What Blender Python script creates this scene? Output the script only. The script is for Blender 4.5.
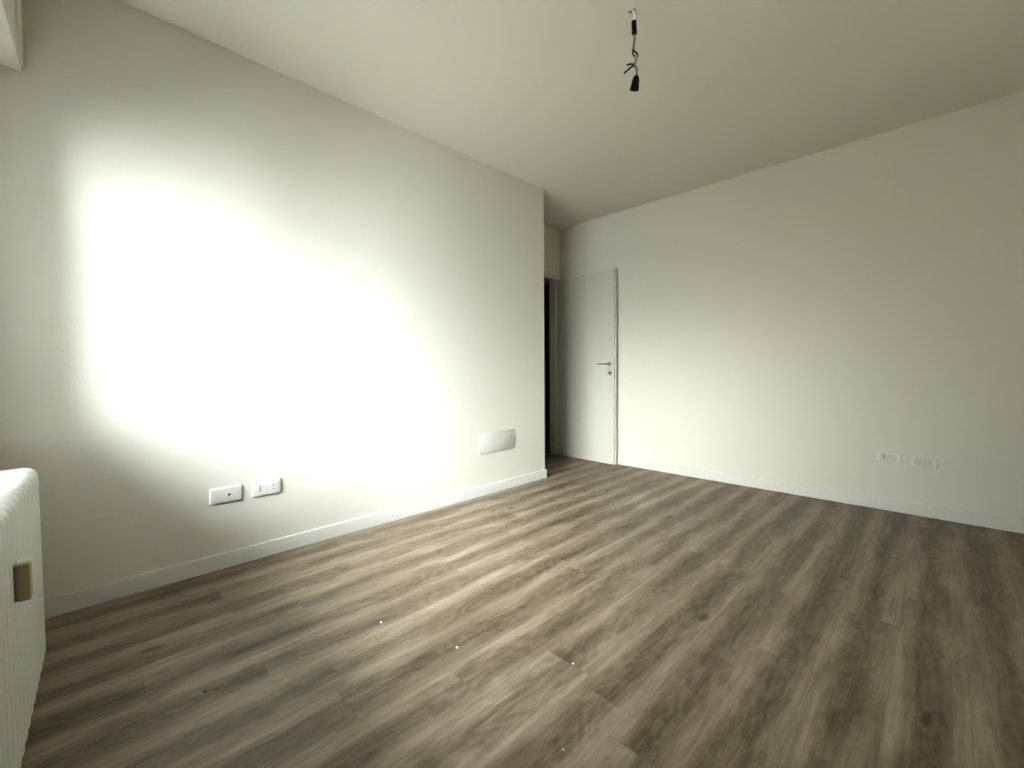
import bpy, bmesh, math, random
from mathutils import Vector, Matrix

for o in list(bpy.data.objects):
    bpy.data.objects.remove(o)
S = bpy.context.scene
COL = S.collection
PI = math.pi

# ------------------------------------------------------------------ camera
CAM_H = 1.03
FPX, YAW, PIT, ROL = 430.06, 0.78500, -0.03388, -0.00652
fw = Vector((-math.sin(YAW) * math.cos(PIT), math.cos(YAW) * math.cos(PIT), math.sin(PIT)))
rt = Vector((math.cos(YAW), math.sin(YAW), 0))
up = rt.cross(fw)
r2 = math.cos(ROL) * rt + math.sin(ROL) * up
u2 = -math.sin(ROL) * rt + math.cos(ROL) * up
cd = bpy.data.cameras.new('camera')
cd.sensor_fit = 'HORIZONTAL'
cd.sensor_width = 36
cd.lens = FPX / 1024 * 36
cd.clip_start = 0.02
cam = bpy.data.objects.new('camera', cd)
COL.objects.link(cam)
M3 = Matrix((r2, u2, -fw)).transposed()
cam.matrix_world = Matrix.Translation((0, 0, CAM_H)) @ M3.to_4x4()
S.camera = cam

# ------------------------------------------------------------------ daylight, exposure
S.view_settings.view_transform = 'Standard'
S.view_settings.look = 'None'
S.view_settings.gamma = 1
S.view_settings.use_curve_mapping = False
S.view_settings.exposure = 1.70
S.cycles.diffuse_bounces = 8
S.cycles.max_bounces = 14
S.cycles.transparent_max_bounces = 12

SKY_UP, SKY_DOWN, SKY_COL, GROUND_COL = 1.2, 1.8, (0.93, 0.97, 1.0), (1.0, 0.97, 0.90)
GLOWS = [((0.82, -0.50, 0.42), 3.4, (22, 23.6, 24.8), 0.95),
         ((0.26, -0.52, 0.82), 6.0, (28, 29, 30), 0.0),
         ((0.12, -0.96, 0.18), 20.0, (12, 12, 11.2), 0.0)]
SUN_DIR, SUN_ANGLE, SUN_E = (0.16, -0.97, 0.18), 26.0, 0.0

w = bpy.data.worlds.new('daylight')
S.world = w
w.use_nodes = True
nt = w.node_tree
nt.nodes.clear()
def wn(t, **k):
    n = nt.nodes.new(t)
    for a, b in k.items():
        setattr(n, a, b)
    return n
tc = wn('ShaderNodeTexCoord')
sp = wn('ShaderNodeSeparateXYZ')
nt.links.new(tc.outputs['Generated'], sp.inputs[0])
mr = wn('ShaderNodeMapRange', interpolation_type='SMOOTHSTEP')
mr.inputs['From Min'].default_value = -0.08           # roofs hide the lowest strip of sky
mr.inputs['From Max'].default_value = 0.16
mr.inputs['To Min'].default_value = 0
mr.inputs['To Max'].default_value = 1
rf = wn('ShaderNodeMath', operation='MULTIPLY_ADD')     # the roofline opposite climbs towards one side
nt.links.new(sp.outputs['X'], rf.inputs[0])
rf.inputs[1].default_value = -0.17
nt.links.new(sp.outputs['Z'], rf.inputs[2])
nt.links.new(rf.outputs[0], mr.inputs['Value'])
mx = wn('ShaderNodeMix', data_type='RGBA')
nt.links.new(mr.outputs[0], mx.inputs['Factor'])
mx.inputs[6].default_value = [c * SKY_DOWN for c in GROUND_COL] + [1]
mx.inputs[7].default_value = [c * SKY_UP for c in SKY_COL] + [1]
total = mx.outputs[2]
for gdir, gpow, gcol, below in GLOWS:                   # bright parts of a hazy sky and of the sunlit yard under it
    dt = wn('ShaderNodeVectorMath', operation='DOT_PRODUCT')
    nt.links.new(tc.outputs['Generated'], dt.inputs[0])
    dt.inputs[1].default_value = Vector(gdir).normalized()
    mxx = wn('ShaderNodeMath', operation='MAXIMUM')
    nt.links.new(dt.outputs['Value'], mxx.inputs[0])
    mxx.inputs[1].default_value = 0
    pw = wn('ShaderNodeMath', operation='POWER')
    nt.links.new(mxx.outputs[0], pw.inputs[0])
    pw.inputs[1].default_value = gpow
    fl = wn('ShaderNodeMapRange')
    nt.links.new(mr.outputs[0], fl.inputs['Value'])
    fl.inputs['To Min'].default_value = below
    ml = wn('ShaderNodeMath', operation='MULTIPLY')
    nt.links.new(pw.outputs[0], ml.inputs[0])
    nt.links.new(fl.outputs[0], ml.inputs[1])
    sc_ = wn('ShaderNodeVectorMath', operation='SCALE')
    sc_.inputs[0].default_value = gcol
    nt.links.new(ml.outputs[0], sc_.inputs['Scale'])
    ad = wn('ShaderNodeVectorMath', operation='ADD')
    nt.links.new(total, ad.inputs[0])
    nt.links.new(sc_.outputs[0], ad.inputs[1])
    total = ad.outputs[0]
bg = wn('ShaderNodeBackground')
nt.links.new(total, bg.inputs['Color'])
wo = wn('ShaderNodeOutputWorld')
nt.links.new(bg.outputs[0], wo.inputs[0])

if SUN_E > 0:
    sl = bpy.data.lights.new('hazy_sun', 'SUN')
    sl.energy = SUN_E
    sl.angle = math.radians(SUN_ANGLE)
    sl.color = (1.0, 0.98, 0.93)
    so = bpy.data.objects.new('hazy_sun', sl)
    COL.objects.link(so)
    so.location = (1, -4, 3)
    so.rotation_euler = Vector(SUN_DIR).to_track_quat('Z', 'Y').to_euler()

# ------------------------------------------------------------------ materials
def mat(name, col, rough=0.6, metal=0.0, spec=0.5, bump=None):
    m = bpy.data.materials.new(name)
    m.use_nodes = True
    n = m.node_tree
    b = n.nodes['Principled BSDF']
    b.inputs['Base Color'].default_value = (*col, 1)
    b.inputs['Roughness'].default_value = rough
    b.inputs['Metallic'].default_value = metal
    b.inputs['Specular IOR Level'].default_value = spec
    if bump:
        t = n.nodes.new('ShaderNodeTexCoord')
        x = n.nodes.new('ShaderNodeTexNoise')
        x.inputs['Scale'].default_value = bump[0]
        x.inputs['Detail'].default_value = 5
        n.links.new(t.outputs['Object'], x.inputs['Vector'])
        bp = n.nodes.new('ShaderNodeBump')
        bp.inputs['Strength'].default_value = bump[1]
        bp.inputs['Distance'].default_value = 0.002
        n.links.new(x.outputs['Fac'], bp.inputs['Height'])
        n.links.new(bp.outputs['Normal'], b.inputs['Normal'])
    return m

WALL = mat('wall_paint', (0.635, 0.612, 0.545), 0.85, spec=0.25, bump=(140, 0.25))
CEIL = mat('ceiling_paint', (0.675, 0.66, 0.59), 0.9, spec=0.2, bump=(120, 0.2))
TRIM = mat('trim_lacquer', (0.59, 0.585, 0.545), 0.45)
DOORW = mat('door_lacquer', (0.555, 0.54, 0.475), 0.4)
ENAMEL = mat('radiator_enamel', (0.60, 0.61, 0.56), 0.35)
PLASTIC = mat('white_plastic', (0.67, 0.66, 0.61), 0.3)
PLATE = mat('module_plastic', (0.64, 0.64, 0.61), 0.35)
PLATE2 = mat('greyer_plastic', (0.565, 0.555, 0.49), 0.35)
HALL = mat('hallway_shade', (0.10, 0.093, 0.08), 0.8)  # invented dark tone: the unlit hallway's gloom put into its wall colour
COVER = mat('cover_plastic', (0.53, 0.525, 0.475), 0.4)
BEIGE = mat('beige_plastic', (0.36, 0.28, 0.155), 0.5)
BLACK = mat('black_plastic', (0.003, 0.003, 0.003), 0.5, spec=0.12)
DARK = mat('dark_hole', (0.01, 0.01, 0.01), 0.8)
CHROME = mat('satin_chrome', (0.45, 0.44, 0.42), 0.3, 1.0)
STEEL = mat('dull_steel', (0.30, 0.28, 0.25), 0.45, 1.0)
WIREW = mat('white_wire', (0.85, 0.84, 0.82), 0.5)
WIREG = mat('grey_wire', (0.20, 0.17, 0.12), 0.5)
WIREB = mat('brown_wire', (0.018, 0.009, 0.006), 0.5, spec=0.2)
CORE = mat('translucent_wire', (0.34, 0.30, 0.27), 0.5)
FRAMEW = mat('window_lacquer', (0.82, 0.82, 0.80), 0.35)
STONE = mat('sill_stone', (0.75, 0.74, 0.70), 0.35, bump=(40, 0.1))
CHIP = mat('white_plaster', (0.92, 0.91, 0.88), 0.8)
PEBBLE = mat('dark_grit', (0.05, 0.045, 0.035), 0.6)
OUTW = mat('outside_render', (0.6, 0.57, 0.5), 0.9)

GLASS = bpy.data.materials.new('pane_glass')
GLASS.use_nodes = True
g = GLASS.node_tree
g.nodes.clear()
gt = g.nodes.new('ShaderNodeBsdfTransparent')
gt.inputs[0].default_value = (0.97, 0.985, 0.975, 1)
gg = g.nodes.new('ShaderNodeBsdfGlossy')
gg.inputs['Roughness'].default_value = 0.02
gf = g.nodes.new('ShaderNodeFresnel')
gf.inputs[0].default_value = 1.35
gm = g.nodes.new('ShaderNodeMixShader')
go = g.nodes.new('ShaderNodeOutputMaterial')
g.links.new(gf.outputs[0], gm.inputs[0])
g.links.new(gt.outputs[0], gm.inputs[1])
g.links.new(gg.outputs[0], gm.inputs[2])
g.links.new(gm.outputs[0], go.inputs[0])

def floor_material():
    m = bpy.data.materials.new('grey_oak_planks')
    m.use_nodes = True
    n = m.node_tree
    b = n.nodes['Principled BSDF']
    L = n.links.new
    def nd(t, **k):
        x = n.nodes.new(t)
        for a, c in k.items():
            setattr(x, a, c)
        return x
    def math_(op, a, c=None, d=None):
        x = nd('ShaderNodeMath', operation=op)
        for i, v in enumerate((a, c, d)):
            if v is None:
                continue
            if isinstance(v, (int, float)):
                x.inputs[i].default_value = v
            else:
                L(v, x.inputs[i])
        return x.outputs[0]
    def comb(x_, y_, z_):
        c = nd('ShaderNodeCombineXYZ')
        for i, v in enumerate((x_, y_, z_)):
            if isinstance(v, (int, float)):
                c.inputs[i].default_value = v
            else:
                L(v, c.inputs[i])
        return c.outputs[0]
    def noise(vec, scale=1.0, detail=4, rough=0.55, dist=0.0):
        x = nd('ShaderNodeTexNoise')
        L(vec, x.inputs['Vector'])
        x.inputs['Scale'].default_value = scale
        x.inputs['Detail'].default_value = detail
        x.inputs['Roughness'].default_value = rough
        x.inputs['Distortion'].default_value = dist
        return x.outputs['Fac']
    def remap(v, a, c, lo=0.0, hi=1.0):
        x = nd('ShaderNodeMapRange')
        L(v, x.inputs['Value'])
        x.inputs['From Min'].default_value = a
        x.inputs['From Max'].default_value = c
        x.inputs['To Min'].default_value = lo
        x.inputs['To Max'].default_value = hi
        return x.outputs[0]
    t = nd('ShaderNodeTexCoord')
    s = nd('ShaderNodeSeparateXYZ')
    L(t.outputs['Object'], s.inputs[0])
    X, Y = s.outputs['X'], s.outputs['Y']
    PW, PL = 0.18, 1.22
    u = math_('DIVIDE', math_('ADD', X, 0.46), PW)
    row = math_('FLOOR', u)
    uf = math_('SUBTRACT', u, row)
    wnr = nd('ShaderNodeTexWhiteNoise', noise_dimensions='1D')
    L(row, wnr.inputs['W'])
    v = math_('ADD', math_('DIVIDE', Y, PL), wnr.outputs['Value'])
    idx = math_('FLOOR', v)
    vf = math_('SUBTRACT', v, idx)
    wn2 = nd('ShaderNodeTexWhiteNoise', noise_dimensions='2D')
    L(comb(row, idx, 0), wn2.inputs['Vector'])
    rnd = wn2.outputs['Value']
    seed = math_('MULTIPLY', rnd, 37.0)
    # broad soft figure: light and dark bands that wander along the plank
    broad = noise(comb(math_('MULTIPLY', X, 11.0), math_('MULTIPLY', Y, 1.5), seed), 1.0, 3, 0.5, 0.6)
    # cathedral rings round a wandering heart
    warp = noise(comb(math_('MULTIPLY', X, 5.0), math_('MULTIPLY', Y, 1.3), math_('ADD', seed, 5.0)), 1.0, 3, 0.55, 0.4)
    rings = math_('SINE', math_('MULTIPLY', warp, 95.0))
    # mottle, short flecks
    mott = noise(comb(math_('MULTIPLY', X, 42.0), math_('MULTIPLY', Y, 11.0), seed), 1.0, 4, 0.65, 0.8)
    # fibres
    fib = noise(comb(math_('MULTIPLY', X, 210.0), math_('MULTIPLY', Y, 7.0), seed), 1.0, 3, 0.6, 0.2)
    fib2 = noise(comb(math_('MULTIPLY', X, 70.0), math_('MULTIPLY', Y, 2.2), math_('ADD', seed, 9.0)), 1.0, 4, 0.6, 0.2)
    # knots
    vor = nd('ShaderNodeTexVoronoi', feature='F1')
    L(comb(math_('MULTIPLY', X, 5.2), math_('MULTIPLY', Y, 2.1), seed), vor.inputs['Vector'])
    vor.inputs['Scale'].default_value = 1.0
    knot = remap(math_('ADD', vor.outputs['Distance'], math_('MULTIPLY', math_('SUBTRACT', mott, 0.5), 0.12)), 0.02, 0.10, 1.0, 0.0)
    # every plank has a darker heart and paler edges, both ragged
    heart = noise(comb(math_('MULTIPLY', X, 9.0), math_('MULTIPLY', Y, 3.2), math_('ADD', seed, 3.0)), 1.0, 3, 0.6, 0.7)
    edge = math_('ABSOLUTE', math_('ADD', math_('SUBTRACT', uf, 0.5), math_('MULTIPLY', math_('SUBTRACT', heart, 0.5), 0.75)))
    edge = remap(edge, 0.10, 0.42, -1.0, 1.0)
    fleck = noise(comb(math_('MULTIPLY', X, 95.0), math_('MULTIPLY', Y, 48.0), seed), 1.0, 3, 0.7, 1.2)
    fleck = remap(fleck, 0.56, 0.74, 0.0, 1.0)
    inner = remap(edge, -0.6, 0.6, 1.0, 0.0)
    a = math_('MULTIPLY', math_('SUBTRACT', broad, 0.5), 0.95)
    a = math_('ADD', a, math_('MULTIPLY', edge, 0.16))
    a = math_('ADD', a, math_('MULTIPLY', math_('MULTIPLY', rings, inner), 0.075))
    a = math_('SUBTRACT', a, math_('MULTIPLY', math_('MULTIPLY', fleck, inner), 0.30))
    a = math_('ADD', a, math_('MULTIPLY', math_('SUBTRACT', mott, 0.5), 0.55))
    a = math_('ADD', a, math_('MULTIPLY', math_('SUBTRACT', fib, 0.5), 0.40))
    a = math_('ADD', a, math_('MULTIPLY', math_('SUBTRACT', fib2, 0.5), 0.55))
    a = math_('ADD', a, math_('MULTIPLY', math_('SUBTRACT', rnd, 0.5), 0.10))
    a = math_('ADD', a, 0.5)
    a = math_('SUBTRACT', a, math_('MULTIPLY', knot, 0.55))
    cr = nd('ShaderNodeValToRGB')
    L(a, cr.inputs[0])
    e = cr.color_ramp.elements
    e[0].position = 0.0
    e[0].color = (*FLOOR_D, 1)
    e[1].position = 1.0
    e[1].color = (*FLOOR_L, 1)
    x = cr.color_ramp.elements.new(0.5)
    x.color = (*FLOOR_M, 1)
    # seams: bevelled long joints and end joints
    du = math_('MULTIPLY', math_('MINIMUM', uf, math_('SUBTRACT', 1.0, uf)), PW)
    dv = math_('MULTIPLY', math_('MINIMUM', vf, math_('SUBTRACT', 1.0, vf)), PL)
    seam = remap(math_('MINIMUM', du, dv), 0.0004, 0.0014, 0.75, 1.0)
    mm = nd('ShaderNodeMix', data_type='RGBA', blend_type='MULTIPLY')
    mm.inputs['Factor'].default_value = 1.0
    L(cr.outputs[0], mm.inputs[6])
    L(comb(seam, seam, seam), mm.inputs[7])
    L(mm.outputs[2], b.inputs['Base Color'])
    L(remap(mott, 0.3, 0.7, 0.42, 0.58), b.inputs['Roughness'])
    b.inputs['Specular IOR Level'].default_value = 0.35
    bp = nd('ShaderNodeBump')
    bp.inputs['Strength'].default_value = 0.35
    bp.inputs['Distance'].default_value = 0.001
    L(math_('ADD', math_('MULTIPLY', fib, 0.5), seam), bp.inputs['Height'])
    L(bp.outputs[0], b.inputs['Normal'])
    return m
FLOOR_D, FLOOR_M, FLOOR_L = (0.046, 0.030, 0.013), (0.162, 0.122, 0.081), (0.335, 0.278, 0.21)
FLOOR = floor_material()

# ------------------------------------------------------------------ mesh helpers
def link(name, bm, m, parent=None, smooth=False, loc=None):
    bmesh.ops.recalc_face_normals(bm, faces=bm.faces[:])
    if loc is not None:
        bmesh.ops.translate(bm, verts=bm.verts[:], vec=-Vector(loc))
    me = bpy.data.meshes.new(name)
    bm.to_mesh(me)
    bm.free()
    me.materials.append(m)
    if smooth:
        me.polygons.foreach_set('use_smooth', [True] * len(me.polygons))
        me.set_sharp_from_angle(angle=math.radians(40))
    o = bpy.data.objects.new(name, me)
    COL.objects.link(o)
    if loc is not None:
        o.location = loc
    if parent:
        o.parent = parent
    return o

def add_box(bm, x0, x1, y0, y1, z0, z1, bev=0.0, seg=2):
    t = bmesh.new()
    vs = [t.verts.new((x, y, z)) for x in (x0, x1) for y in (y0, y1) for z in (z0, z1)]
    for f in ((0, 1, 3, 2), (4, 6, 7, 5), (0, 4, 5, 1), (2, 3, 7, 6), (0, 2, 6, 4), (1, 5, 7, 3)):
        t.faces.new([vs[i] for i in f])
    if bev > 0:
        bmesh.ops.bevel(t, geom=t.edges[:], offset=bev, segments=seg, profile=0.5, affect='EDGES')
    me = bpy.data.meshes.new('tmp')
    bmesh.ops.recalc_face_normals(t, faces=t.faces[:])
    t.to_mesh(me)
    t.free()
    bm.from_mesh(me)
    bpy.data.meshes.remove(me)
    return bm

def box(*a, **k):
    return add_box(bmesh.new(), *a, **k)

def add_prism(bm, pts, axis, a, b):
    """extrude a closed 2-D outline along an axis; pts give the two other coordinates in xyz order"""
    def P(p, t):
        q = list(p)
        q.insert(axis, t)
        return q
    A = [bm.verts.new(P(p, a)) for p in pts]
    B = [bm.verts.new(P(p, b)) for p in pts]
    bm.faces.new(A)
    bm.faces.new(B[::-1])
    for i in range(len(pts)):
        j = (i + 1) % len(pts)
        bm.faces.new((A[i], B[i], B[j], A[j]))
    return bm

def add_tube(bm, pts, r, n=10, taper=None):
    pts = [Vector(p) for p in pts]
    rings = []
    t0 = (pts[1] - pts[0]).normalized()
    nx = t0.orthogonal().normalized()
    for i, p in enumerate(pts):
        t = (pts[min(i + 1, len(pts) - 1)] - pts[max(i - 1, 0)]).normalized()
        nx = (nx - t * nx.dot(t)).normalized()
        ny = t.cross(nx)
        rr = r if taper is None else r * taper[i]
        rings.append([bm.verts.new(p + rr * (math.cos(2 * PI * k / n) * nx + math.sin(2 * PI * k / n) * ny)) for k in range(n)])
    for a, b in zip(rings, rings[1:]):
        for k in range(n):
            bm.faces.new((a[k], a[(k + 1) % n], b[(k + 1) % n], b[k]))
    bm.faces.new(rings[0][::-1])
    bm.faces.new(rings[-1])
    return bm

def smooth_path(pts, sub=6):
    P = [Vector(p) for p in pts]
    out = []
    for i in range(len(P) - 1):
        a, b, c, d = P[max(i - 1, 0)], P[i], P[i + 1], P[min(i + 2, len(P) - 1)]
        for k in range(sub):
            t = k / sub
            out.append(0.5 * ((2 * b) + (c - a) * t + (2 * a - 5 * b + 4 * c - d) * t * t + (3 * b - a - 3 * c + d) * t ** 3))
    out.append(P[-1])
    return out

def add_lathe(bm, prof, center, axis=(0, 0, 1), n=24):
    """prof: (radius, height) pairs; revolve round axis through center"""
    ax = Vector(axis).normalized()
    nx = ax.orthogonal().normalized()
    ny = ax.cross(nx)
    c = Vector(center)
    rings = []
    for r, h in prof:
        rings.append([bm.verts.new(c + ax * h + max(r, 1e-5) * (math.cos(2 * PI * k / n) * nx + math.sin(2 * PI * k / n) * ny)) for k in range(n)])
    for a, b in zip(rings, rings[1:]):
        for k in range(n):
            bm.faces.new((a[k], a[(k + 1) % n], b[(k + 1) % n], b[k]))
    bm.faces.new(rings[0][::-1])
    bm.faces.new(rings[-1])
    return bm

def struct(name, bm, m, label=None, **k):
    o = link(name, bm, m, **k)
    o['kind'] = 'structure'
    if label:
        o['label'] = label
    return o

def tag(o, label, cat, group=None):
    o['label'] = label
    o['category'] = cat
    if group:
        o['group'] = group
    return o

def empty(name, loc, rz=0.0):
    o = bpy.data.objects.new(name, None)
    o.empty_display_size = 0.05
    COL.objects.link(o)
    o.location = loc
    o.rotation_euler = (0, 0, rz)
    return o

# ------------------------------------------------------------------ room shell
XL, YL, YE, H = -2.638, 3.0705, 4.066, 2.6894        # left wall face, its outer corner, back wall face, ceiling
XD, XR = -3.25, 0.56                                  # door wall face, right wall face
YO0, YO1, ZO = 3.185, 4.008, 2.098                    # door opening
WT = 0.10

struct('floor', box(-7.1, XR + WT, -0.95, 6.6, -0.10, 0), FLOOR, 'grey-brown oak plank floor')
struct('ceiling', box(-7.1, XR + WT, -0.95, 6.6, H, H + 0.12), CEIL, 'plain off-white ceiling')
struct('wall_left', add_prism(bmesh.new(), [(XL, -0.85), (XL, YL), (XD - WT, YL), (XD - WT, YL - WT), (XL - WT, YL - WT), (XL - WT, -0.85)], 2, 0, H),
       WALL, 'long white wall with the bright patch of daylight')
struct('wall_back', box(XD - WT, XR + WT, YE, YE + WT, 0, H), WALL, 'white end wall beside the open door')
struct('wall_right', box(XR, XR + WT, -0.95, YE, 0, H), WALL, 'white wall on the right of the camera')
bm = box(XD - WT, XD, YL, YO0, 0, H)
add_box(bm, XD - WT, XD, YO1, YE, 0, H)
add_box(bm, XD - WT, XD, YO0, YO1, ZO, H)
struct('wall_door', bm, WALL, 'short wall of the recess with the doorway')
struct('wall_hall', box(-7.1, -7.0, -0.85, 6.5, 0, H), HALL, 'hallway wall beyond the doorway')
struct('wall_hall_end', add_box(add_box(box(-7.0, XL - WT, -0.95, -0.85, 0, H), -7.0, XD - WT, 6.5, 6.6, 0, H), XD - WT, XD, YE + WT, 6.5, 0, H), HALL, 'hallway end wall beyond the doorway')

# baseboards: rounded top edge, a hair above the planks, wrapped round the wall's outer corner
BH, BT, BG = 0.084, 0.013, 0.0025
def bb_profile(s):
    """profile across the thickness (offset from the wall, z)"""
    pr = [(0, BG), (BT, BG), (BT, BH - 0.006)]
    for k in range(1, 5):
        a = PI / 2 * k / 4
        pr.append((BT - 0.006 + 0.006 * math.cos(a), BH - 0.006 + 0.006 * math.sin(a)))
    pr.append((0, BH))
    return [(s * o, z) for o, z in pr]
def bb_run(bm, axis, at, s, a, b):
    if axis == 1:                                     # runs along y on the plane x = at
        add_prism(bm, [(at + o, z) for o, z in bb_profile(s)], 1, a, b)
    else:
        add_prism(bm, [(at + o, z) for o, z in bb_profile(s)], 0, a, b)
bm = bmesh.new()
bb_run(bm, 1, XL, 1, -0.295, 2.098)
bb_run(bm, 1, XL, 1, 2.0992, YL + BT)
bb_run(bm, 0, YL, 1, XD + 0.012, XL)
struct('baseboard_left', bm, TRIM, 'white baseboard of the left wall', smooth=True)
bm = bmesh.new()
bb_run(bm, 0, YE, -1, XD + 0.014, -0.30)
bb_run(bm, 0, YE, -1, -0.2988, XR)
struct('baseboard_back', bm, TRIM, 'white baseboard of the end wall', smooth=True)
bm = bmesh.new()
bb_run(bm, 1, XR, -1, -0.25, YE - BT)
struct('baseboard_right', bm, TRIM, 'white baseboard of the right wall', smooth=True)
bm = bmesh.new()
bb_run(bm, 0, 0.0, 1, BT, XR - XL - BT)
bt = struct('baseboard_window', bm, TRIM, 'white baseboard under the window', smooth=True)
bt.location = (XL, -0.300, 0)
bt.rotation_euler = (0, 0, math.radians(-1.6))

# ------------------------------------------------------------------ window wall (very slightly out of square)
WA = math.radians(-1.6)
WO = Vector((XL, -0.300, 0))
WM = Matrix.Translation(WO) @ Matrix.Rotation(WA, 4, 'Z')
def wl(bm):
    bmesh.ops.transform(bm, matrix=WM, verts=bm.verts[:])
    return bm
WX0, WX1, WZ0, WZ1, WTH = 0.16, 1.98, 0.735, 2.13, 0.20     # opening, wall thickness
LW = XR - XL
bm = box(-0.06, WX0, -WTH, 0, 0, H)
add_box(bm, WX1, LW + 0.06, -WTH, 0, 0, H)
add_box(bm, WX0, WX1, -WTH, 0, 0, WZ0)
add_box(bm, WX0, WX1, -WTH, 0, WZ1, H)
ww = struct('wall_window', bm, WALL, 'white wall with the window, behind the radiator')
ww.location = WO
ww.rotation_euler = (0, 0, WA)

win = struct('window_1', wl(add_box(add_box(add_box(add_box(bmesh.new(),
        WX0, WX0 + 0.05, -0.09, -0.02, WZ0 + 0.03, WZ1, 0.003), WX1 - 0.05, WX1, -0.09, -0.02, WZ0 + 0.03, WZ1, 0.003),
        WX0 + 0.05, WX1 - 0.05, -0.09, -0.02, WZ1 - 0.05, WZ1, 0.003), WX0 + 0.05, WX1 - 0.05, -0.09, -0.02, WZ0 + 0.03, WZ0 + 0.08, 0.003)),
        FRAMEW, 'white two-sash window above the radiator')
wm_ = (WX0 + WX1) / 2
for a, b in ((WX0 + 0.052, wm_ - 0.001), (wm_ + 0.001, WX1 - 0.052)):
    z0, z1 = WZ0 + 0.082, WZ1 - 0.052
    bm = box(a, a + 0.055, -0.085, -0.015, z0, z1, 0.004)
    add_box(bm, b - 0.055, b, -0.085, -0.015, z0, z1, 0.004)
    add_box(bm, a + 0.055, b - 0.055, -0.085, -0.015, z0, z0 + 0.055, 0.004)
    add_box(bm, a + 0.055, b - 0.055, -0.085, -0.015, z1 - 0.055, z1, 0.004)
    sash = link('sash', wl(bm), FRAMEW, win)
    link('pane', wl(box(a + 0.055, b - 0.055, -0.053, -0.049, z0 + 0.055, z1 - 0.055)), GLASS, sash)
bm = bmesh.new()
add_box(bm, wm_ - 0.012, wm_ + 0.012, -0.015, -0.003, 1.50, 1.62, 0.004)
add_box(bm, wm_ - 0.009, wm_ + 0.009, -0.003, 0.020, 1.585, 1.603, 0.004)
add_box(bm, wm_ - 0.009, wm_ + 0.009, 0.008, 0.022, 1.47, 1.603, 0.005)
link('window_handle', wl(bm), CHROME, win)
sill = struct('window_sill', wl(box(WX0 - 0.03, WX1 + 0.03, -0.02, 0.040, WZ0, WZ0 + 0.022, 0.004)), STONE, 'pale stone sill of the window')
sill.parent = win

# roller-shutter box across the wall above the window
CB, CF = 2.236, 0.166                                   # bottom, front (local)
bm = bmesh.new()
def box_profile(y0, z1):
    pr = [(y0, CB), (CF - 0.006, CB)]
    for k in range(1, 6):
        a = -PI / 2 + PI / 2 * k / 5
        pr.append((CF - 0.006 + 0.006 * math.cos(a), CB + 0.006 + 0.006 * math.sin(a)))
    return pr + [(CF, z1), (y0, z1)]
sb = empty('roller_shutter_box', WM @ Vector((0.0, 0.0, CB)), WA)
inv = (Matrix.Translation(WM @ Vector((0, 0, CB))) @ Matrix.Rotation(WA, 4, 'Z')).inverted() @ WM
def sbl(bm):
    bmesh.ops.transform(bm, matrix=inv, verts=bm.verts[:])
    return bm
END = 0.155
link('casing', sbl(add_prism(bmesh.new(), box_profile(0.0, H - 0.002), 0, 0.004, 2.30)), WALL, sb, smooth=True)
link('end_panel', sbl(box(0.004, END, CF, CF + 0.007, CB + 0.016, H - 0.002, 0.001)), WALL, sb)
link('access_panel', sbl(box(END + 0.012, 2.25, CF, CF + 0.003, CB + 0.016, H - 0.03, 0.001)), TRIM, sb)
tag(sb, 'white roller-shutter box high against the left wall by the ceiling', 'shutter box')

# ------------------------------------------------------------------ radiator below the window
RX0, NSEC, PITCH = 0.556, 24, 0.0565                    # local x of its far end
RYF, RYB, RZ0, RZ1 = 0.209, 0.100, 0.096, 0.727
rad = empty('radiator', WM @ Vector((RX0 + NSEC * PITCH / 2, (RYF + RYB) / 2, 0)), WA)
tag(rad, 'white ribbed column radiator hung below the window, with a beige meter', 'radiator')
rinv = rad.matrix_basis.inverted() @ WM
def rl(bm):
    bmesh.ops.transform(bm, matrix=rinv, verts=bm.verts[:])
    return bm
def section_outline(y0, y1, z0, z1, r, n=7):
    out = []
    for cy, cz, a0 in ((y1 - r, z0 + r, -90), (y1 - r, z1 - r, 0), (y0 + r, z1 - r, 90), (y0 + r, z0 + r, 180)):
        for k in range(n + 1):
            a = math.radians(a0 + 90 * k / n)
            out.append((cy + r * math.cos(a), cz + r * math.sin(a)))
    return out
def section_bm(x0):
    """one column: a rounded slab whose rim is a soft half round"""
    hw = PITCH / 2 - 0.0012
    xc = x0 + PITCH / 2
    bm = bmesh.new()
    rings = []
    K = 8
    for k in range(K + 1):
        t = -1 + 2 * k / K
        ang = t * PI / 2
        dx = hw * math.sin(ang)
        ins = 0.0065 * (1 - math.cos(ang))
        o = section_outline(RYB + ins, RYF - ins, RZ0 + ins, RZ1 - ins, 0.030 - ins * 0.6)
        rings.append([bm.verts.new((xc + dx, y, z)) for y, z in o])
    n = len(rings[0])
    for a, b in zip(rings, rings[1:]):
        for i in range(n):
            bm.faces.new((a[i], a[(i + 1) % n], b[(i + 1) % n], b[i]))
    bm.faces.new(rings[0][::-1])
    bm.faces.new(rings[-1])
    return bm
sec0 = link('column', rl(section_bm(RX0)), ENAMEL, rad, smooth=True)
for k in range(1, NSEC):
    c = sec0.copy()
    COL.objects.link(c)
    c.parent = rad
    c.location = (PITCH * k, 0, 0)
ycen = (RYF + RYB) / 2
for zz in (RZ0 + 0.07, RZ1 - 0.09):
    for x, s in ((RX0, -1), (RX0 + NSEC * PITCH, 1)):
        bm = add_lathe(bmesh.new(), [(0.019, -0.002), (0.019, 0.006), (0.015, 0.009), (0.015, 0.015), (0.012, 0.017)], (x, ycen + 0.02, zz), (s, 0, 0), 16)
        link('end_plug', rl(bm), ENAMEL, rad, smooth=True)
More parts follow.
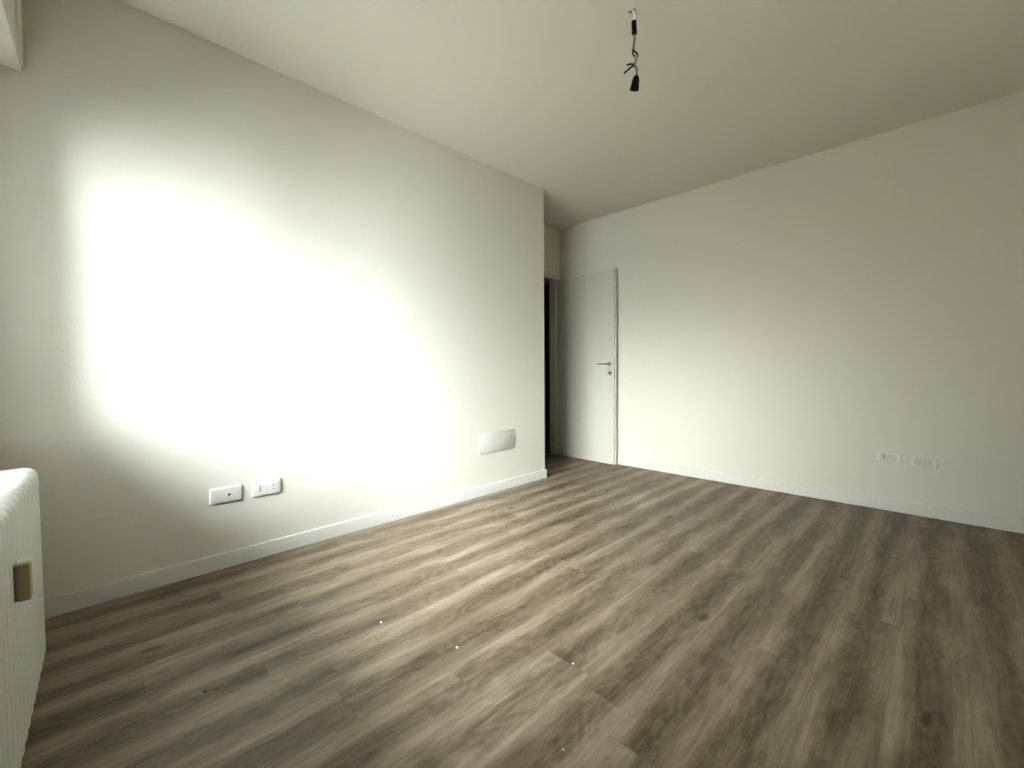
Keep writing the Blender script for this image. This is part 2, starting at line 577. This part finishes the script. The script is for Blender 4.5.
for x in (RX0 + 3 * PITCH, RX0 + (NSEC - 3) * PITCH):
    bm = box(x - 0.012, x + 0.012, 0.0008, RYB + 0.01, RZ1 - 0.20, RZ1 - 0.17, 0.002)
    add_box(bm, x - 0.02, x + 0.02, 0.0008, 0.005, RZ1 - 0.24, RZ1 - 0.13, 0.001)
    link('wall_bracket', rl(bm), ENAMEL, rad)
# heat meter clipped on its front
mx0 = (WM.inverted() @ Vector((-1.50, -0.12, 0))).x
hm = link('heat_meter', rl(box(mx0 - 0.040, mx0, RYF + 0.004, RYF + 0.025, 0.498, 0.585, 0.003)), BEIGE, rad, smooth=True)
hm['label'] = 'small beige heat meter box on the radiator front'
link('back_plate', rl(box(mx0 - 0.038, mx0 - 0.001, RYF - 0.006, RYF + 0.005, 0.500, 0.583, 0.001)), STEEL, hm)
link('lit_top', rl(box(mx0 - 0.041, mx0 + 0.001, RYF + 0.003, RYF + 0.026, 0.583, 0.590, 0.002)), PLASTIC, hm)  # white slab: window light on the meter's top, put into the colour

# ------------------------------------------------------------------ door, opened back against the end wall
HX, HY = XD + 0.002, 4.010                              # hinge edge, camera-side face
DA = math.radians(-1.7)
DL, DH, DT = 0.803, 2.088, 0.036
DM = Matrix.Translation((HX, HY, 0)) @ Matrix.Rotation(DA, 4, 'Z')
door = empty('door_1', (HX, HY, 0), DA)
door['kind'] = 'structure'
door['label'] = 'white door leaf standing open against the end wall'
bm = box(0, DL - 0.010, 0, DT - 0.014, 0.006, DH - 0.008, 0.0015)
add_box(bm, 0, DL, DT - 0.014, DT, 0.006, DH, 0.0015)
link('leaf', bm, DOORW, door)
# lever handle: rosette, neck, lever towards the hinge
lx, lz = DL - 0.062, 1.085
bm = bmesh.new()
add_lathe(bm, [(0.024, 0), (0.024, 0.006), (0.021, 0.009), (0.010, 0.010), (0.010, 0.042), (0.008, 0.046)], (lx, 0, lz), (0, -1, 0), 24)
hd = smooth_path([(lx, -0.042, lz), (lx - 0.016, -0.047, lz), (lx - 0.05, -0.048, lz), (lx - 0.125, -0.046, lz + 0.001)], 5)
add_tube(bm, hd, 0.0095, 12)
link('door_handle', bm, CHROME, door, smooth=True)
bm = add_lathe(bmesh.new(), [(0.024, 0), (0.024, 0.005), (0.022, 0.008), (0.002, 0.008)], (lx, 0, lz - 0.098), (0, -1, 0), 24)
es = link('keyhole_rosette', bm, CHROME, door, smooth=True)
bm = add_lathe(bmesh.new(), [(0.007, 0.0078), (0.007, 0.0095)], (lx, 0, lz - 0.095), (0, -1, 0), 12)
add_box(bm, lx - 0.003, lx + 0.003, -0.0095, -0.0078, lz - 0.112, lz - 0.095)
link('keyhole', bm, DARK, es)
lp = link('latch_plate', box(DL - 0.011, DL - 0.009, 0.003, DT - 0.016, lz - 0.165, lz + 0.05, 0.0003), STEEL, door)
link('latch_bolt', box(DL - 0.010, DL + 0.000, 0.006, 0.017, lz - 0.045, lz - 0.018, 0.002), CHROME, lp)
for z in (0.22, 1.05, 1.88):
    bm = add_lathe(bmesh.new(), [(0.007, -0.03), (0.007, 0.03)], (-0.005, 0.030, z), (0, 0, 1), 12)
    link('hinge', bm, CHROME, door, smooth=True)

# door frame: jamb linings and casings
bm = box(XD - WT - 0.004, XD + 0.004, YO0 - 0.0, YO0 + 0.022, 0, ZO, 0.001)
add_box(bm, XD - WT - 0.004, XD - 0.006, YO1 - 0.006, YO1 + 0.012, 0, ZO, 0.001)
add_box(bm, XD - WT - 0.004, XD + 0.004, YO0 + 0.022, YO1 - 0.006, ZO - 0.004, ZO + 0.012, 0.001)
add_box(bm, XD - 0.002, XD + 0.010, YO0 - 0.062, YO0 + 0.010, 0, ZO + 0.060, 0.002)
add_box(bm, XD - 0.002, XD + 0.010, YO0 + 0.010, YE - 0.003, ZO + 0.002, ZO + 0.060, 0.002)
struct('trim_1', bm, DOORW, 'white frame of the doorway')

# ------------------------------------------------------------------ wall plates
def plate_on(name, M, wdt, hgt, label, group, cat='wall socket'):
    """M maps (u along the wall, out of the wall, z) to the room; origin at the plate's centre"""
    o = bpy.data.objects.new(name, None)
    o.empty_display_size = 0.03
    COL.objects.link(o)
    o.matrix_world = M
    tag(o, label, cat, group)
    bm = bmesh.new()
    # soft pillow-shaped cover
    steps = [(0.0, 0.0), (0.0, 0.005), (0.0025, 0.0085), (0.009, 0.0105)]
    rings = []
    for ins, d in steps:
        a, b, r = wdt / 2 - ins, hgt / 2 - ins, 0.008
        ring = []
        for cx, cz, a0 in ((a - r, b - r, 0), (-a + r, b - r, 90), (-a + r, -b + r, 180), (a - r, -b + r, 270)):
            for k in range(5):
                t = math.radians(a0 + 22.5 * k)
                ring.append(bm.verts.new((cx + r * math.cos(t), d, cz + r * math.sin(t))))
        rings.append(ring)
    n = len(rings[0])
    for p, q in zip(rings, rings[1:]):
        for i in range(n):
            bm.faces.new((p[i], p[(i + 1) % n], q[(i + 1) % n], q[i]))
    bm.faces.new(rings[0][::-1])
    bm.faces.new(rings[-1])
    link('cover_plate', bm, PLASTIC, o, smooth=True)
    return o
MODW = 0.0225
def module(o, k, name='module', d=0.0115, m=None, tilt=0.0):
    u0 = -2 * MODW + k * MODW
    bm = box(u0 + 0.0008, u0 + MODW - 0.0008, 0.0085, d, -0.0225, 0.0225, 0.0008)
    if tilt:
        bmesh.ops.rotate(bm, verts=bm.verts[:], cent=(u0 + MODW / 2, d - 0.001, 0), matrix=Matrix.Rotation(tilt, 3, 'Z'))
    return link(name, bm, m or PLATE, o)
def hole(par, u, z, r, d=0.0117):
    return link('hole', add_lathe(bmesh.new(), [(r, d - 0.003), (r, d + 0.0002)], (u, 0, z), (0, 1, 0), 14), DARK, par)
def surround(o):
    bm = bmesh.new()
    a, b, e = 2 * MODW, 0.0225, 0.0022
    add_box(bm, -a - e, -a, 0.009, 0.0118, -b - e, b + e, 0.0004)
    add_box(bm, a, a + e, 0.009, 0.0118, -b - e, b + e, 0.0004)
    add_box(bm, -a, a, 0.009, 0.0118, b, b + e, 0.0004)
    add_box(bm, -a, a, 0.009, 0.0118, -b - e, -b, 0.0004)
    link('inner_frame', bm, PLATE, o)

def left_M(y, z):            # u runs along +y, out of the wall is +x
    return Matrix(((0, 1, 0, XL), (1, 0, 0, y), (0, 0, 1, z), (0, 0, 0, 1)))
def back_M(x, z):            # u runs along +x, out of the wall is -y
    return Matrix(((1, 0, 0, x), (0, -1, 0, YE), (0, 0, 1, z), (0, 0, 0, 1)))

GL = 'socket plates low on the left wall'
p1 = plate_on('antenna_socket', left_M(0.517, 0.386), 0.146, 0.084, 'white wall plate with one round dark antenna hole, low on the left wall', GL)
surround(p1)
module(p1, 0), module(p1, 1), module(p1, 3)
tv = module(p1, 2, 'antenna_module')
bm = add_lathe(bmesh.new(), [(0.0100, 0.0110), (0.0100, 0.0135), (0.0085, 0.0140), (0.0064, 0.0140), (0.0062, 0.0125)], (MODW / 2, 0, 0), (0, 1, 0), 24)
link('ring', bm, PLASTIC, tv, smooth=True)
hole(tv, MODW / 2, 0, 0.0064, 0.0141)
p2 = plate_on('power_socket', left_M(0.708, 0.385), 0.146, 0.084, 'white wall plate with small socket holes at both ends, low on the left wall', GL)
surround(p2)
module(p2, 1), module(p2, 2)
m0 = module(p2, 0, 'socket_module')
for z in (-0.013, 0, 0.013):
    hole(m0, -1.5 * MODW, z, 0.0037)
m3 = module(p2, 3, 'switch_module')
for z in (-0.010, 0.010):
    hole(m3, 1.5 * MODW - 0.002, z, 0.0036)

GB = 'socket plates low on the end wall'
p3 = plate_on('power_socket', back_M(-0.259, 0.385), 0.146, 0.082, 'white wall plate on the end wall, the one nearer the door, with a dark slit', GB)
surround(p3)
for k in (0, 2, 3):
    module(p3, k, m=PLATE2)
module(p3, 1, 'rocker_module', 0.0135, PLATE2, 0.10)
link('slit', box(-MODW - 0.0026, -MODW + 0.0012, 0.0095, 0.0150, -0.010, 0.021), DARK, p3)
p4 = plate_on('power_socket', back_M(-0.078, 0.378), 0.144, 0.082, 'white wall plate on the end wall, the one farther from the door, all white', GB)
surround(p4)
for k in range(4):
    mk = module(p4, k, 'module', 0.0125, PLATE2)
    if k in (0, 2):
        for z in (-0.012, 0, 0.012):
            link('contact_hole', add_lathe(bmesh.new(), [(0.0020, 0.010), (0.0020, 0.0127)], (-2 * MODW + (k + 0.5) * MODW, 0, z), (0, 1, 0), 12), COVER, mk)

# blank cover of a junction box near the corner
jc = plate = bpy.data.objects.new('junction_box_cover', None)
COL.objects.link(jc)
jc.matrix_world = left_M(2.458, 0.427)
tag(jc, 'wide blank rectangular cover plate low on the left wall near its corner', 'cover plate')
link('cover', box(-0.203, 0.203, 0.0, 0.007, -0.085, 0.085, 0.0018), COVER, jc, smooth=True)
for u in (-0.188, 0.188):
    for z in (-0.07, 0.07):
        link('screw', add_lathe(bmesh.new(), [(0.004, 0.0055), (0.004, 0.0076), (0.003, 0.0079)], (u, 0, z), (0, 1, 0), 12), COVER, jc, smooth=True)

# ------------------------------------------------------------------ bare lamp holder hanging from the ceiling
P0 = Vector((-1.042, 1.855, H))
pend = empty('pendant_lamp_holder', P0)
tag(pend, 'bare black lamp holder hanging on a knotted wire from the ceiling', 'lamp holder')
PX = 0.00456                                            # metres per photo pixel at its distance
side = Vector((0.7071, 0.7071, 0))
def pp(x, y, depth=0.0):
    """offset in the hanging plane, from the photo spacing of the wire's bends"""
    return side * ((x - 633.6) * PX) + Vector((-0.7071, 0.7071, 0)) * depth + Vector((0, 0, -(y - 10.2) * PX))
bm = add_tube(bmesh.new(), smooth_path([(0, 0, 0.004), pp(633.2, 11.2), pp(631.5, 12), pp(629.6, 12.4), pp(629.0, 13.2)], 5), 0.0042, 10)
add_lathe(bm, [(0.0085, -0.004), (0.0085, 0.0)], (0, 0, 0), (0, 0, 1), 14)
link('ceiling_hook', bm, STEEL, pend, smooth=True)
link('cable', add_tube(bmesh.new(), smooth_path([pp(632.5, 10.8), pp(634.2, 13), pp(634.6, 17), pp(633.9, 22)], 6), 0.0062, 10), WIREW, pend, smooth=True)
link('tape_sleeve', add_tube(bmesh.new(), smooth_path([pp(633.9, 20.7), pp(634.0, 22.2), pp(634.2, 27), pp(634.6, 33), pp(634.7, 34.5)], 3), 0.0116, 14,
     [0.55, 0.8, 0.97] + [1.0] * 7 + [0.97, 0.85, 0.6]), BLACK, pend, smooth=True)
link('wire', add_tube(bmesh.new(), smooth_path([pp(634.7, 34), pp(634.8, 39), pp(634.0, 44), pp(633.4, 48.5), pp(633.0, 50.2)], 6), 0.0046, 10), WIREG, pend, smooth=True)
# the knot: a narrow slanting loop of the wire
kn = smooth_path([pp(632.9, 49.6), pp(634.0, 51.2, -0.004), pp(636.2, 53.4, -0.005), pp(638.0, 55.2), pp(636.9, 56.2, 0.004), pp(634.6, 54.6, 0.005), pp(633.2, 52.4, 0.003), pp(632.8, 50.2)], 6)
link('knot', add_tube(bmesh.new(), kn, 0.0040, 8), WIREB, pend, smooth=True)
link('wire', add_tube(bmesh.new(), smooth_path([pp(637.2, 55), pp(636.4, 58), pp(636.0, 61), pp(634.6, 64.2)], 6), 0.0058, 10), CORE, pend, smooth=True)
link('stray_wire', add_tube(bmesh.new(), smooth_path([pp(635.2, 64.8), pp(632.5, 63.9), pp(629.5, 64.0), pp(626.9, 64.7)], 6), 0.0040, 8), WIREB, pend, smooth=True)
link('stray_wire', add_tube(bmesh.new(), smooth_path([pp(635.4, 65.6), pp(632.6, 66.0), pp(628.6, 69), pp(624.3, 72.8)], 6), 0.0040, 8), WIREB, pend, smooth=True)
link('wire', add_tube(bmesh.new(), smooth_path([pp(634.2, 64.4), pp(636.0, 66.6), pp(637.2, 70), pp(637.0, 76)], 6), 0.0050, 10), WIREG, pend, smooth=True)
top = pp(636.9, 74.8)
botc = side * 0.0105 + Vector((-0.7071, 0.7071, 0)) * 0.022 + Vector((0, 0, -0.351))   # hangs askew, mouth tipped away
axv = (botc - top).normalized()
LL = (botc - top).length
bm = add_lathe(bmesh.new(), [(0.006, 0), (0.0085, 0.002), (0.0145, 0.012), (0.0152, 0.018), (0.0165, 0.020), (0.0180, 0.038), (0.0188, 0.040), (0.0208, LL - 0.004), (0.0203, LL),
                             (0.0165, LL), (0.0150, LL - 0.025), (0.001, LL - 0.026)], top, axv, 28)
link('lamp_socket', bm, BLACK, pend, smooth=True)

# ------------------------------------------------------------------ crumbs on the floor
def crumb(name, x, y, r, m, seed, label, cat, flat=0.6):
    rnd = random.Random(seed)
    bm = bmesh.new()
    bmesh.ops.create_icosphere(bm, subdivisions=2, radius=r)
    for v in bm.verts:
        v.co *= rnd.uniform(0.78, 1.15)
        v.co.z *= flat
    zmin = min(v.co.z for v in bm.verts)
    for v in bm.verts:
        v.co.z = max(v.co.z, -0.5 * r * flat) + 0.5 * r * flat
    o = link(name, bm, m)
    o.location = (x, y, 0.0)
    return tag(o, label, cat)
crumb('pebble', -1.658, 0.252, 0.0058, PEBBLE, 1, 'tiny dark pebble on the floor below the left wall sockets, near the radiator', 'pebble', 0.9)
crumb('plaster_chip', -1.601, 0.836, 0.0050, CHIP, 2, 'tiny white plaster chip on the planks, the one nearest the left wall', 'debris')
crumb('plaster_chip', -1.251, 0.954, 0.0050, CHIP, 3, 'tiny white plaster chip on the planks, second from the left wall', 'debris')
crumb('plaster_chip', -0.892, 1.185, 0.0038, CHIP, 4, 'tiny white plaster chip at the middle of the floor, farthest from the left wall', 'debris')
crumb('plaster_chip', -0.705, 0.892, 0.0036, CHIP, 5, 'tiny white plaster chip on the planks, nearest the bottom edge of the photo', 'debris')
